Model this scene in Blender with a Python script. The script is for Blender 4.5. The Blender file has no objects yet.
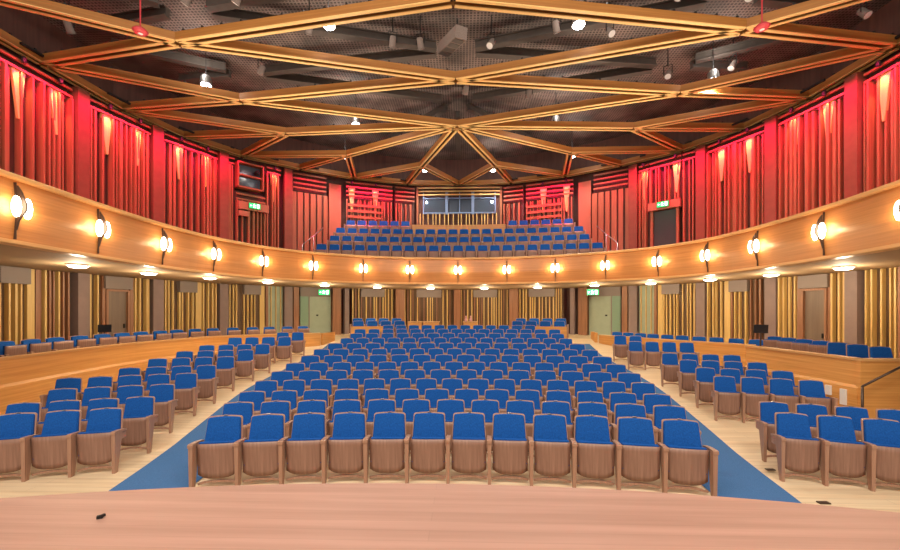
import bpy, bmesh, math, random
from mathutils import Vector, Matrix
random.seed(7)
SC = bpy.context.scene
COL = SC.collection
PI = math.pi
AC = (0.0, -12.0)                      # centre of the seating arcs
HC = 9.16                              # underside of the timber ceiling grid

# ------------------------------------------------------------------ materials
def new_mat(name):
    m = bpy.data.materials.new(name); m.use_nodes = True
    nt = m.node_tree; b = nt.nodes['Principled BSDF']
    return m, nt, b

def plain(name, col, rough=.6, metal=0, spec=.4, noise=0, nscale=30):
    m, nt, b = new_mat(name)
    b.inputs['Roughness'].default_value = rough
    b.inputs['Metallic'].default_value = metal
    b.inputs['Specular IOR Level'].default_value = spec
    if noise:
        tc = nt.nodes.new('ShaderNodeTexCoord'); n = nt.nodes.new('ShaderNodeTexNoise')
        n.inputs['Scale'].default_value = nscale; n.inputs['Detail'].default_value = 4
        r = nt.nodes.new('ShaderNodeValToRGB')
        r.color_ramp.elements[0].position = .3; r.color_ramp.elements[1].position = .7
        r.color_ramp.elements[0].color = tuple(c*(1-noise) for c in col)+(1,)
        r.color_ramp.elements[1].color = tuple(min(1, c*(1+noise)) for c in col)+(1,)
        nt.links.new(tc.outputs['Object'], n.inputs['Vector'])
        nt.links.new(n.outputs['Fac'], r.inputs['Fac'])
        nt.links.new(r.outputs['Color'], b.inputs['Base Color'])
    else:
        b.inputs['Base Color'].default_value = tuple(col)+(1,)
    return m

def wood(name, c1, c2, axis='z', rough=.4, fine=40, coarse=1.2, planks=None, spec=.4, coord='Object'):
    """grain runs ALONG the axis"""
    m, nt, b = new_mat(name)
    b.inputs['Roughness'].default_value = rough
    b.inputs['Specular IOR Level'].default_value = spec
    tc = nt.nodes.new('ShaderNodeTexCoord'); mp = nt.nodes.new('ShaderNodeMapping')
    s = {'x': (coarse, fine, fine), 'y': (fine, coarse, fine), 'z': (fine, fine, coarse), 'h': (coarse, coarse, fine)}[axis]
    mp.inputs['Scale'].default_value = s
    n = nt.nodes.new('ShaderNodeTexNoise'); n.inputs['Scale'].default_value = 1; n.inputs['Detail'].default_value = 5
    n.inputs['Roughness'].default_value = .6
    r = nt.nodes.new('ShaderNodeValToRGB')
    r.color_ramp.elements[0].position = .3; r.color_ramp.elements[1].position = .7
    r.color_ramp.elements[0].color = tuple(c1)+(1,); r.color_ramp.elements[1].color = tuple(c2)+(1,)
    nt.links.new(tc.outputs[coord], mp.inputs['Vector']); nt.links.new(mp.outputs['Vector'], n.inputs['Vector'])
    nt.links.new(n.outputs['Fac'], r.inputs['Fac'])
    out = r.outputs['Color']
    if planks:
        bt = nt.nodes.new('ShaderNodeTexBrick')
        bt.inputs['Scale'].default_value = 1
        bt.inputs['Brick Width'].default_value = planks[0]; bt.inputs['Row Height'].default_value = planks[1]
        bt.inputs['Mortar Size'].default_value = planks[2]
        bt.inputs['Color1'].default_value = (1, 1, 1, 1); bt.inputs['Color2'].default_value = (planks[3],)*3+(1,)
        bt.inputs['Mortar'].default_value = (planks[4],)*3+(1,)
        nt.links.new(tc.outputs[coord], bt.inputs['Vector'])
        mx = nt.nodes.new('ShaderNodeMix'); mx.data_type = 'RGBA'; mx.blend_type = 'MULTIPLY'
        mx.inputs['Factor'].default_value = 1
        nt.links.new(out, mx.inputs['A']); nt.links.new(bt.outputs['Color'], mx.inputs['B'])
        out = mx.outputs['Result']
    nt.links.new(out, b.inputs['Base Color'])
    return m

def emit(name, col, strength):
    m, nt, b = new_mat(name)
    b.inputs['Base Color'].default_value = tuple(col)+(1,)
    b.inputs['Emission Color'].default_value = tuple(col)+(1,)
    b.inputs['Emission Strength'].default_value = strength
    return m

M = {}
M['fascia'] = wood('honey_veneer', (.42, .165, .042), (.56, .245, .075), 'h', .35, 26, .5)
M['cap'] = wood('cap_rail_wood', (.58, .30, .10), (.72, .42, .17), 'h', .35, 40, .6)
M['balus'] = wood('balustrade_veneer', (.58, .255, .06), (.74, .375, .11), 'h', .38, 26, .5)
M['stage'] = wood('stage_boards', (.36, .20, .15), (.48, .28, .215), 'x', .45, 9, .35, (40.0, .12, .003, .93, .86))
M['floor'] = wood('pale_floor_boards', (.72, .54, .33), (.88, .72, .49), 'x', .4, 14, .5, (2.2, .14, .004, .9, .72))
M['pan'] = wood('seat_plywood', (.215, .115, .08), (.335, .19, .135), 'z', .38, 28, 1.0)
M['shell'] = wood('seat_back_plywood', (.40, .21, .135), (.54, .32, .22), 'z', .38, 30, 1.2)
M['arm'] = wood('armrest_wood', (.31, .165, .105), (.45, .265, .18), 'z', .4, 40, 1.5)
M['blue'] = plain('blue_velour', (.007, .088, .36), .85, 0, .2, .22, 60)
M['carpet'] = plain('blue_carpet', (.065, .165, .36), .95, 0, .1, .18, 90)
M['pilaster'] = plain('mauve_grey_paint', (.26, .185, .165), .6, 0, .3, .06, 4)
M['header'] = plain('grey_header_paint', (.25, .20, .175), .6, 0, .3)
M['backing'] = wood('dark_backing_boards', (.10, .058, .03), (.17, .10, .052), 'z', .6, 10, .6)
M['slat'] = wood('pale_timber_slat', (.60, .385, .115), (.76, .53, .20), 'z', .45, 30, 1.0)
M['slat_brown'] = wood('brown_timber_slat', (.24, .105, .05), (.36, .17, .085), 'z', .45, 24, 1.0)
M['slat_up'] = wood('gallery_timber_slat', (.29, .085, .042), (.43, .145, .07), 'z', .45, 24, 1.0)
M['pil_up'] = plain('gallery_pilaster_brown', (.24, .075, .045), .5, 0, .3, .08, 5)
M['up_back'] = wood('gallery_dark_backing', (.06, .022, .016), (.10, .038, .026), 'z', .6, 8, .5)
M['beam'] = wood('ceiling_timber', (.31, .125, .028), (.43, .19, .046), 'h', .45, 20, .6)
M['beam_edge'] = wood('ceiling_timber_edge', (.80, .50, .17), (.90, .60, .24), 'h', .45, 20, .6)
M['black'] = plain('matt_black', (.012, .011, .011), .6)
M['steel'] = plain('grey_brown_steel', (.085, .07, .06), .55, .0, .3, .1, 6)
M['metal'] = plain('brushed_metal', (.45, .44, .43), .35, .9)
M['darkmetal'] = plain('dark_bronze_metal', (.09, .06, .045), .4, .6)
M['soffit'] = plain('beige_plaster', (.38, .255, .145), .7, 0, .3, .03, 3)
M['doorbrown'] = wood('grey_brown_door', (.15, .105, .075), (.21, .15, .105), 'z', .5, 12, .6)
M['doorgreen'] = plain('pale_green_lit_paint', (.34, .40, .30), .55, 0, .3, .05, 3)  # pale green, with greenish exit-sign light put into the colour
M['doorgreen2'] = plain('mid_green_paint', (.22, .33, .23), .5, 0, .3)
M['darkdoor'] = plain('charcoal_door', (.045, .042, .045), .5)
M['redpanel'] = plain('plain_board_panel', (.42, .15, .09), .6, 0, .3)
M['glassdark'] = plain('booth_glass', (.05, .07, .10), .12, 0, .6)
M['blueframe'] = plain('blue_grey_frame', (.16, .24, .42), .45)
M['green'] = plain('sign_green', (.02, .28, .10), .4)
M['signgreen'] = emit('lit_sign_green', (.02, .55, .16), 1.0)
M['signwhite'] = emit('lit_sign_white', (.85, 1, .9), 2.2)
M['bulb'] = emit('sconce_bulb', (1, .88, .66), 14)
M['disc'] = emit('downlight_diffuser', (1, .93, .80), 9)
M['lens'] = emit('lamp_lens', (.93, .96, 1), 30)
M['warmlens'] = emit('warm_lamp_lens', (1, .75, .35), 12)
M['redlens'] = emit('red_lamp_strip', (1, .02, .06), 2.5)
M['white'] = plain('white_plastic', (.75, .73, .70), .4)
M['pink'] = plain('pink_card', (.75, .42, .42), .6)
M['screen'] = plain('monitor_screen', (.02, .022, .03), .15)
M['spk'] = plain('grey_speaker_cloth', (.20, .16, .14), .8, 0, .2, .15, 40)
M['redlitpod'] = plain('red_lit_pod', (.55, .05, .06), .5)  # red light falling on the pods is put into this colour

def mesh_ceiling():
    m, nt, b = new_mat('dark_wire_mesh_ceiling')
    b.inputs['Roughness'].default_value = .75
    tc = nt.nodes.new('ShaderNodeTexCoord')
    bt = nt.nodes.new('ShaderNodeTexBrick'); bt.inputs['Scale'].default_value = 1
    bt.offset = 0
    bt.inputs['Brick Width'].default_value = .10; bt.inputs['Row Height'].default_value = .10
    bt.inputs['Mortar Size'].default_value = .02
    bt.inputs['Color1'].default_value = (.035, .026, .022, 1); bt.inputs['Color2'].default_value = (.07, .052, .044, 1)
    bt.inputs['Mortar'].default_value = (.19, .148, .128, 1)
    n = nt.nodes.new('ShaderNodeTexNoise'); n.inputs['Scale'].default_value = 1.1; n.inputs['Detail'].default_value = 5
    r = nt.nodes.new('ShaderNodeValToRGB')
    r.color_ramp.elements[0].position = .35; r.color_ramp.elements[0].color = (.45, .45, .45, 1)
    r.color_ramp.elements[1].position = .68; r.color_ramp.elements[1].color = (1.25, 1.2, 1.2, 1)
    mx = nt.nodes.new('ShaderNodeMix'); mx.data_type = 'RGBA'; mx.blend_type = 'MULTIPLY'; mx.inputs['Factor'].default_value = 1
    nt.links.new(tc.outputs['Object'], bt.inputs['Vector']); nt.links.new(tc.outputs['Object'], n.inputs['Vector'])
    nt.links.new(n.outputs['Fac'], r.inputs['Fac'])
    nt.links.new(bt.outputs['Color'], mx.inputs['A']); nt.links.new(r.outputs['Color'], mx.inputs['B'])
    nt.links.new(mx.outputs['Result'], b.inputs['Base Color'])
    return m
M['mesh'] = mesh_ceiling()

# ------------------------------------------------------------------ mesh builder
class MB:
    def __init__(s): s.v = []; s.f = []
    def add(s, vs, fs):
        o = len(s.v); s.v += [tuple(p) for p in vs]; s.f += [tuple(i+o for i in f) for f in fs]; return s
    def box(s, c, d, mat=None):
        x, y, z = (k/2 for k in d)
        vs = [Vector((sx*x, sy*y, sz*z)) for sx in (-1, 1) for sy in (-1, 1) for sz in (-1, 1)]
        if mat: vs = [mat @ p for p in vs]
        vs = [p+Vector(c) for p in vs]
        return s.add(vs, [(0, 1, 3, 2), (4, 6, 7, 5), (0, 4, 5, 1), (2, 3, 7, 6), (0, 2, 6, 4), (1, 5, 7, 3)])
    def bar(s, a, b, w, h, up=(0, 0, 1)):
        """box bar from a to b, width w sideways, height h along up"""
        a = Vector(a); b = Vector(b); t = (b-a).normalized(); u = Vector(up)
        n = t.cross(u).normalized(); u = n.cross(t).normalized()
        vs = []
        for p in (a, b):
            for sx, sy in ((-1, -1), (1, -1), (1, 1), (-1, 1)): vs.append(p+n*(sx*w/2)+u*(sy*h/2))
        return s.add(vs, [(0, 3, 2, 1), (4, 5, 6, 7), (0, 1, 5, 4), (1, 2, 6, 5), (2, 3, 7, 6), (3, 0, 4, 7)])
    def tube(s, pts, r, n=8, r2=None):
        pts = [Vector(p) for p in pts]; o = len(s.v); k = len(pts)
        for i, p in enumerate(pts):
            t = (pts[min(i+1, k-1)]-pts[max(i-1, 0)]).normalized()
            a = t.cross(Vector((0, 0, 1)))
            if a.length < 1e-3: a = Vector((1, 0, 0))
            a.normalize(); b = t.cross(a)
            rr = r if r2 is None else r+(r2-r)*i/(k-1)
            for j in range(n):
                q = 2*PI*j/n; s.v.append(tuple(p+a*(rr*math.cos(q))+b*(rr*math.sin(q))))
        for i in range(k-1):
            for j in range(n):
                s.f.append((o+i*n+j, o+i*n+(j+1) % n, o+(i+1)*n+(j+1) % n, o+(i+1)*n+j))
        s.f.append(tuple(o+j for j in range(n))[::-1]); s.f.append(tuple(o+(k-1)*n+j for j in range(n)))
        return s
    def lathe(s, prof, c=(0, 0, 0), n=14, mat=None):
        o = len(s.v); k = len(prof)
        for r, z in prof:
            for j in range(n):
                q = 2*PI*j/n; p = Vector((r*math.cos(q), r*math.sin(q), z))
                if mat: p = mat @ p
                s.v.append(tuple(p+Vector(c)))
        for i in range(k-1):
            for j in range(n): s.f.append((o+i*n+j, o+i*n+(j+1) % n, o+(i+1)*n+(j+1) % n, o+(i+1)*n+j))
        s.f.append(tuple(o+j for j in range(n))[::-1]); s.f.append(tuple(o+(k-1)*n+j for j in range(n)))
        return s
    def prism(s, poly, z0, z1):
        """vertical prism over plan polygon"""
        n = len(poly); o = len(s.v)
        s.v += [(x, y, z0) for x, y in poly]+[(x, y, z1) for x, y in poly]
        s.f.append(tuple(o+i for i in range(n))[::-1]); s.f.append(tuple(o+n+i for i in range(n)))
        for i in range(n): s.f.append((o+i, o+(i+1) % n, o+n+(i+1) % n, o+n+i))
        return s
    def sweep(s, path, prof):
        """profile (offset along left normal, z) along plan path, closed profile, capped"""
        o = len(s.v); k = len(prof); m = len(path)
        P = [Vector((p[0], p[1])) for p in path]
        for i in range(m):
            t = (P[min(i+1, m-1)]-P[max(i-1, 0)]).normalized(); nn = Vector((t.y, -t.x))
            for off, z in prof: s.v.append((P[i].x+nn.x*off, P[i].y+nn.y*off, z))
        for i in range(m-1):
            for j in range(k): s.f.append((o+i*k+j, o+i*k+(j+1) % k, o+(i+1)*k+(j+1) % k, o+(i+1)*k+j))
        s.f.append(tuple(o+j for j in range(k))[::-1]); s.f.append(tuple(o+(m-1)*k+j for j in range(k)))
        return s
    def mesh(s, name, mat, smooth=False):
        me = bpy.data.meshes.new(name); me.from_pydata(s.v, [], s.f); me.update()
        bm = bmesh.new(); bm.from_mesh(me); bmesh.ops.recalc_face_normals(bm, faces=bm.faces); bm.to_mesh(me); bm.free()
        me.materials.append(mat)
        if smooth:
            for p in me.polygons: p.use_smooth = True
        return me
    def build(s, name, mat, parent=None, smooth=False, loc=None):
        o = bpy.data.objects.new(name, s.mesh(name, mat, smooth)); COL.objects.link(o)
        if parent: o.parent = parent
        if loc: o.location = loc
        return o

def tag(o, label, cat, group=None):
    o['label'] = label; o['category'] = cat
    if group: o['group'] = group
    return o
def thing(name, label, cat, loc=(0, 0, 0), rz=0, group=None):
    o = bpy.data.objects.new(name, None); COL.objects.link(o); o.empty_display_size = .1
    o.location = loc; o.rotation_euler = (0, 0, rz)
    return tag(o, label, cat, group)
def struct(name, mb, mat, parent=None, smooth=False):
    o = mb.build(name, mat, parent, smooth); o['kind'] = 'structure'; return o
def dup(root, loc, rz, label, group=None, scale=None):
    r = root.copy(); COL.objects.link(r); r.location = loc; r.rotation_euler = (0, 0, rz); r['label'] = label
    if group: r['group'] = group
    if scale: r.scale = scale
    for ch in list(root.children):
        c = ch.copy(); COL.objects.link(c); c.parent = r
        for g in ch.children:
            d = g.copy(); COL.objects.link(d); d.parent = c
    return r
def light(kind, name, energy, col, parent=None, loc=(0, 0, 0), rot=(0, 0, 0), size=.1, spot=None, blend=.5, size_y=None):
    l = bpy.data.lights.new(name, kind); l.energy = energy; l.color = col
    if kind == 'AREA':
        l.size = size
        if size_y: l.shape = 'RECTANGLE'; l.size_y = size_y
    else: l.shadow_soft_size = size
    if kind == 'SPOT': l.spot_size = math.radians(spot); l.spot_blend = blend
    o = bpy.data.objects.new(name, l); COL.objects.link(o); o.location = loc; o.rotation_euler = rot
    if parent: o.parent = parent
    return o
def aim(d):
    return Vector(d).to_track_quat('-Z', 'Y').to_euler()
ORD = ['', 'first', 'second', 'third', 'fourth', 'fifth', 'sixth', 'seventh', 'eighth', 'ninth', 'tenth', 'eleventh', 'twelfth', 'thirteenth',
       'fourteenth', 'fifteenth', 'sixteenth', 'seventeenth', 'eighteenth', 'nineteenth', 'twentieth', 'twenty-first', 'twenty-second', 'twenty-third', 'twenty-fourth']

# ------------------------------------------------------------------ plan curves
ROWY = [5.6+.95*i for i in range(13)]+[18.0, 19.0, 22, 30]
ROWZ = [0, -.025, -.035, 0, .05, .115, .195, .28, .375, .48, .59, .705, .825, .93, 1.06, 1.2, 1.2]
def floor_r(r):
    y = r+AC[1]
    if y <= ROWY[0]: return 0.
    for i in range(len(ROWY)-1):
        if y <= ROWY[i+1]:
            t = (y-ROWY[i])/(ROWY[i+1]-ROWY[i]); return ROWZ[i]+t*(ROWZ[i+1]-ROWZ[i])
    return ROWZ[-1]
def floor_z(x, y): return floor_r(math.hypot(x-AC[0], y-AC[1]))

WR = [(11.5, 2.0), (11.48, 6.8), (11.46, 9.3), (11.43, 11.7), (11.38, 13.2), (11.0, 14.2), (10.0, 16.6), (9.6, 17.3), (8.13, 18.75), (7.65, 19.15), (5.43, 20.6), (2.78, 21.6), (0, 21.95)]
WALL = [(-x, y) for x, y in WR]+WR[::-1][1:]          # left near -> back -> right near
def catmull(P, n=6):
    out = []
    for i in range(len(P)-1):
        p0 = Vector(P[max(i-1, 0)]); p1 = Vector(P[i]); p2 = Vector(P[i+1]); p3 = Vector(P[min(i+2, len(P)-1)])
        for k in range(n):
            t = k/n
            out.append(tuple(.5*((2*p1)+(p2-p0)*t+(2*p0-5*p1+4*p2-p3)*t*t+(3*p1-p0-3*p2+p3)*t**3)))
    out.append(tuple(P[-1])); return out
FP = [(-6.6, 3.0), (-6.83, 4.6), (-7.06, 6.25), (-7.27, 7.95), (-7.40, 9.88), (-7.24, 11.7), (-6.63, 13.42), (-5.45, 14.9), (-3.8, 15.95), (-1.99, 16.55), (.01, 16.75),
      (2.04, 16.6), (3.9, 16.03), (5.57, 15.15), (6.93, 13.95), (7.70, 12.45), (7.92, 10.69), (7.87, 8.71), (7.60, 6.8), (7.3, 5.0), (7.1, 3.0)]
FC = catmull(FP, 6)
FZ0, FZ1 = 3.42, 4.55

def wall_x(y):
    for a, b in zip(WR, WR[1:]):
        if a[1] <= y <= b[1]: return a[0]+(b[0]-a[0])*(y-a[1])/(b[1]-a[1])
    return 0 if y > 10 else 11.5
# ------------------------------------------------------------------ setting: floors
fb = MB(); NY, NX = 50, 44
ys = [2.2+(21.93-2.2)*i/NY for i in range(NY+1)]
for y in ys:
    w = wall_x(y)
    for j in range(NX+1):
        x = -w+2*w*j/NX; fb.v.append((x, y, floor_z(x, y)))
for i in range(NY):
    for j in range(NX):
        a = i*(NX+1)+j; fb.f.append((a, a+1, a+NX+2, a+NX+1))
struct('floor', fb, M['floor'])

def strip(inner, outer, name, dz=.012, n=10):
    a = catmull(inner, n); b = catmull(outer, n); mb = MB(); k = min(len(a), len(b)); Q = 6
    for i in range(k):
        for j in range(Q+1):
            t = j/Q; x = a[i][0]+(b[i][0]-a[i][0])*t; y = a[i][1]+(b[i][1]-a[i][1])*t
            mb.v.append((x, y, floor_z(x, y)+dz))
    for i in range(k-1):
        for j in range(Q):
            q = i*(Q+1)+j; mb.f.append((q, q+1, q+Q+2, q+Q+1))
    return struct(name, mb, M['carpet'])
inn = [(3.36, 4.3), (3.45, 5.6), (3.92, 8.1), (4.22, 10.4), (4.3, 12.6), (4.15, 15.0), (4.3, 16.3), (4.6, 17.4)]
outL = [(4.16, 4.2), (4.50, 5.5), (5.16, 8.0), (5.62, 10.3), (5.66, 12.2), (5.5, 14.6), (5.5, 16.2), (5.6, 17.2)]
outR = [(4.13, 4.2), (4.46, 5.5), (5.08, 8.2), (5.5, 10.8), (5.55, 12.6), (5.4, 14.8), (5.5, 16.2), (5.6, 17.2)]
strip([(-x, y) for x, y in inn], [(-x, y) for x, y in outL], 'aisle_carpet')
strip(inn, outR, 'aisle_carpet')

# stage with a curved lip
R_ST = 15.36
arc = [(AC[0]+R_ST*math.sin(a), AC[1]+R_ST*math.cos(a)) for a in [math.radians(-30+60*i/48) for i in range(49)]]
struct('stage_floor', MB().prism([(-9, -4)]+arc[1:-1]+[(9, -4)], -.02, .90), M['stage'])

# walls: lower and upper shells with thickness
def wall_piece(name, pts, z0, z1, mat):
    return struct(name, MB().sweep(pts, [(0, z0), (0, z1), (-.2, z1), (-.2, z0)]), mat)
iL = 9; iR = len(WALL)-1-9
def off_path(pts, d):
    P = [Vector(p) for p in pts]; out = []
    for i in range(len(P)):
        t = (P[min(i+1, len(P)-1)]-P[max(i-1, 0)]).normalized(); out.append((P[i].x-t.y*d, P[i].y+t.x*d))
    return out
WO = off_path(WALL, .32)               # walls stand behind the slat screens
wall_piece('wall_left', WO[:iL+1], -.1, 12.2, M['up_back'])
wall_piece('wall_back', WO[iL:iR+1], -.1, 12.2, M['up_back'])
wall_piece('wall_right', WO[iR:], -.1, 12.2, M['up_back'])

# mesh ceiling
CZM = 10.7
struct('ceiling', MB().prism([(-12.2, -1)]+[(x*1.04, y+.4) for x, y in WALL[1:-1]]+[(12.2, -1)], CZM, CZM+.1), M['mesh'])

# ------------------------------------------------------------------ balcony
N = 120
def resample(P, n):
    L = [0]
    for a, b in zip(P, P[1:]): L.append(L[-1]+math.dist(a, b))
    out = []; k = 0
    for i in range(n+1):
        s = L[-1]*i/n
        while k < len(P)-2 and L[k+1] < s: k += 1
        t = (s-L[k])/max(1e-9, L[k+1]-L[k]); out.append((P[k][0]+(P[k+1][0]-P[k][0])*t, P[k][1]+(P[k+1][1]-P[k][1])*t))
    return out
fr = resample(FC, N); wr = resample(WALL, N)
def ring(z0, z1):
    mb = MB(); fr2 = off_path(fr, .15)
    for i in range(N+1):
        for (p, z) in ((fr2[i], z0), (wr[i], z0), (fr2[i], z1), (wr[i], z1)): mb.v.append((p[0], p[1], z))
    for i in range(N):
        a = i*4; b = a+4
        mb.f += [(a, a+1, b+1, b), (a+2, b+2, b+3, a+3), (a, b, b+2, a+2), (a+1, a+3, b+3, b+1)]
    return mb
struct('balcony_floor', ring(3.47, 3.85), M['soffit'])
front = struct('balcony_front', MB().sweep(FC, [(-.16, 3.42), (0, 3.50), (.035, 3.90), (.035, 3.96), (0, 4.47), (-.16, 4.47)]), M['fascia'])
front.data.materials[0] = M['fascia']
lip = struct('trim_1', MB().sweep(FC, [(-.155, 3.42), (.05, 3.42), (.06, 3.435), (.06, 3.49), (.0, 3.50), (-.155, 3.5)]), M['cap'], front)
cap = struct('trim_2', MB().sweep(FC, [(-.20, 4.47), (.085, 4.47), (.095, 4.49), (.095, 4.53), (.08, 4.55), (-.20, 4.55)]), M['cap'], front)
del front['kind']; front['kind'] = 'structure'

# rear tiers of the balcony
BY = [18.0, 18.9, 19.8, 20.55]; BZ = [4.40, 4.95, 5.50, 6.05]; BX = [6.75, 6.4, 6.2, 5.1]
for i in range(4):
    r0 = BY[i]-AC[1]-.42; r1 = (BY[i+1]-AC[1]-.42) if i < 3 else 21.05-AC[1]
    am = BX[i]/(r0+.4)
    A = [-am+2*am*k/40 for k in range(41)]
    poly = [(r0*math.sin(a), AC[1]+r0*math.cos(a)) for a in A]+[(r1*math.sin(a), AC[1]+r1*math.cos(a)) for a in A[::-1]]
    struct('balcony_step', MB().prism(poly, 3.85, BZ[i]), M['backing'])

# ------------------------------------------------------------------ seats
def outline(hw0, hw1, h, crown, rc, n=6):
    """half-taper outline, base at z=0, slightly crowned top with round corners"""
    pts = [(-hw0, 0), (hw0, 0)]
    for k in range(n+1):
        a = (PI/2)*k/n
        pts.append((hw1-rc+rc*math.cos(a), h-rc+rc*math.sin(a)))
    for k in range(1, 6):
        t = k/6; x = (hw1-rc)*(1-2*t); pts.append((x, h+crown*(1-(2*t-1)**2)))
    for k in range(n+1):
        a = PI/2+(PI/2)*k/n
        pts.append((-hw1+rc+rc*math.cos(a), h-rc+rc*math.sin(a)))
    return pts
def plate(pts, y0, y1, bev, tilt, base):
    """outline in xz made into a plate from y0 (back) to y1 (front), bevelled front, tilted back, moved to base"""
    mb = MB(); n = len(pts); cx = 0; cz = sum(p[1] for p in pts)/n
    def ins(p, d):
        v = Vector((p[0]-cx, p[1]-cz)); L = v.length; v = v*((L-d)/L); return (v.x+cx, v.y+cz)
    rings = [(0, y0), (0, y1+bev*(1 if y1 < y0 else -1)), (bev*.9, y1)] if bev else [(0, y0), (0, y1)]
    ct, st = math.cos(tilt), math.sin(tilt)
    for d, y in rings:
        for p in pts:
            q = ins(p, d); yy = y*ct+q[1]*st; zz = q[1]*ct-y*st
            mb.v.append((q[0]+base[0], yy+base[1], zz+base[2]))
    k = len(rings)
    for i in range(k-1):
        for j in range(n): mb.f.append((i*n+j, i*n+(j+1) % n, (i+1)*n+(j+1) % n, (i+1)*n+j))
    mb.f.append(tuple(range(n))); mb.f.append(tuple((k-1)*n+j for j in range(n))[::-1])
    return mb
TILT = math.radians(12)
def seat_parts(root, dz=0):
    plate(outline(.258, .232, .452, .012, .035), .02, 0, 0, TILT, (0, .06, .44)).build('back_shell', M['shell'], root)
    plate([(x, z+.07) for x, z in outline(.240, .217, .366, .012, .03)], -.004, -.05, .018, TILT, (0, .06, .44)).build('back_cushion', M['blue'], root)
    # tipped-up seat: plywood underside facing the stage
    mb = MB(); NXs, NZs = 10, 6; hw = .243
    for lay in (0, 1):
        for i in range(NZs+1):
            for j in range(NXs+1):
                x = -hw+2*hw*j/NXs; u = x/hw
                zt = .59+dz; zb = .125+dz+.06*abs(u)**3.2; z = zb+(zt-zb)*i/NZs
                y = -.155+.014*u*u+(.59+dz-z)*.05+(.018 if lay else 0)
                mb.v.append((x, y, z))
    L = (NXs+1)*(NZs+1)
    for i in range(NZs):
        for j in range(NXs):
            a = i*(NXs+1)+j; b = a+NXs+1
            mb.f += [(a, a+1, b+1, b), (L+a, L+b, L+b+1, L+a+1)]
    per = [j for j in range(NXs+1)]+[(i+1)*(NXs+1)-1 for i in range(1, NZs+1)]+[NZs*(NXs+1)+j for j in range(NXs-1, -1, -1)]+[i*(NXs+1) for i in range(NZs-1, 0, -1)]
    for a, b in zip(per, per[1:]+per[:1]): mb.f.append((a, L+a, L+b, b))
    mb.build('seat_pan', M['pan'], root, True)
    c = MB().box((0, -.098, .44+dz), (.455, .06, .325)); c.build('seat_cushion', M['blue'], root)
    # stretcher low between the legs
    s = MB()
    for k in range(6):
        t0, t1 = k/6, (k+1)/6
        f = lambda t: Vector((-.25+.5*t, -.10, .055+.03*(1-(2*t-1)**2)))
        s.bar(f(t0), f(t1), .03, .028)
    s.build('stretcher', M['arm'], root)
    # seat number plate on the rim
    zc = .44+.457*math.cos(TILT); yc = .06+.457*math.sin(TILT)
    MB().box((0, yc+.004, zc+.004), (.055, .03, .008)).build('number_plate', M['metal'], root)
    return root
def arm_mesh():
    mb = MB()
    # post: tapers towards the floor
    prof = [(-.215, 0), (-.14, 0), (-.08, .30), (-.02, .58), (-.225, .58)]
    w0, w1 = .021, .027
    for sx in (-1, 1):
        for y, z in prof: mb.v.append((sx*(w0+(w1-w0)*z/.6), y, z))
    n = len(prof)
    mb.f += [tuple(range(n)), tuple(range(2*n-1, n-1, -1))]
    for i in range(n): mb.f.append((i, (i+1) % n, n+(i+1) % n, n+i))
    # arm pad with a rising front
    pad = [(-.235, .572), (.10, .555), (.10, .58), (-.05, .605), (-.21, .618), (-.235, .608)]
    o = len(mb.v)
    for sx in (-1, 1):
        for y, z in pad: mb.v.append((sx*(.033 if y < 0 else .028), y, z))
    n = len(pad)
    mb.f += [tuple(o+i for i in range(n)), tuple(o+i for i in range(2*n-1, n-1, -1))]
    for i in range(n): mb.f.append((o+i, o+(i+1) % n, o+n+(i+1) % n, o+n+i))
    # rear bracket to the back
    mb.bar((0, -.06, .5), (0, .10, .5), .03, .09)
    return mb
P0 = .58
def make_seat(two, dz=0):
    t = thing('auditorium_seat', 'x', 'seat', (0, 0, -50)); seat_parts(t, dz)
    global ARM
    if 'ARM' not in globals(): ARM = arm_mesh().mesh('armrest', M['arm'])
    for sx in ((-1, 1) if two else (-1,)):
        a = bpy.data.objects.new('armrest', ARM); COL.objects.link(a); a.parent = t; a.location = (sx*P0/2, 0, 0)
    return t
S1 = make_seat(False); S2 = make_seat(True); S3 = make_seat(True, .20); used = {}
# an end-of-row seat with the armrest on its right only is a mirrored S1
def place_seat(x, y, z, rz, label, group, end=False, pitch=P0, high=False):
    k = 'c' if high else 'b' if end else 'a'; src = S3 if high else S2 if end else S1; sc = (pitch/P0, 1, 1)
    if k not in used:
        used[k] = 1; src.location = (x, y, z); src.rotation_euler = (0, 0, rz); src['label'] = label; src['group'] = group; src.scale = sc
        return src
    return dup(src, (x, y, z), rz, label, group, sc)
ARCS = [(-0.1912, 0.1935, 12), (-0.1994, 0.2009, 13), (-0.2032, 0.2038, 14), (-0.2032, 0.2023, 15), (-0.2001, 0.1997, 14), (-0.195, 0.1936, 15), (-0.1874, 0.1863, 14), (-0.18, 0.1768, 15), (-0.1695, 0.1667, 14), (-0.1584, 0.155, 15), (-0.1506, 0.1484, 14), (-0.1487, 0.1464, 15), (-0.1116, 0.1143, 12)]
for i, (l, r, n) in enumerate(ARCS):
    R = ROWY[i]-AC[1]; a0 = l; a1 = r; da = (a1-a0)/n; pitch = R*da
    rown = 'front row' if i == 0 else ('rearmost row' if i == 12 else ORD[i+1]+' row')
    for k in range(n):
        a = a0+da*(k+.5); x = R*math.sin(a); y = AC[1]+R*math.cos(a)
        pos = 'first from the left end' if k == 0 else ('last at the right end' if k == n-1 else ORD[k+1]+' from the left end')
        place_seat(x, y, floor_r(R), -a, f'blue tip-up seat in the {rown} of the centre block, {pos}', 'blue seats in the centre block', k == n-1, pitch)
LEFT = [(-5.21, 5.93, 4), (-5.38, 6.78, 4), (-5.75, 7.77, 4), (-5.98, 8.79, 5), (-6.09, 9.66, 4), (-6.24, 10.71, 4), (-6.23, 11.7, 4), (-6.2, 12.64, 4), (-6.09, 13.98, 4), (-6.03, 14.97, 2)]
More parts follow.
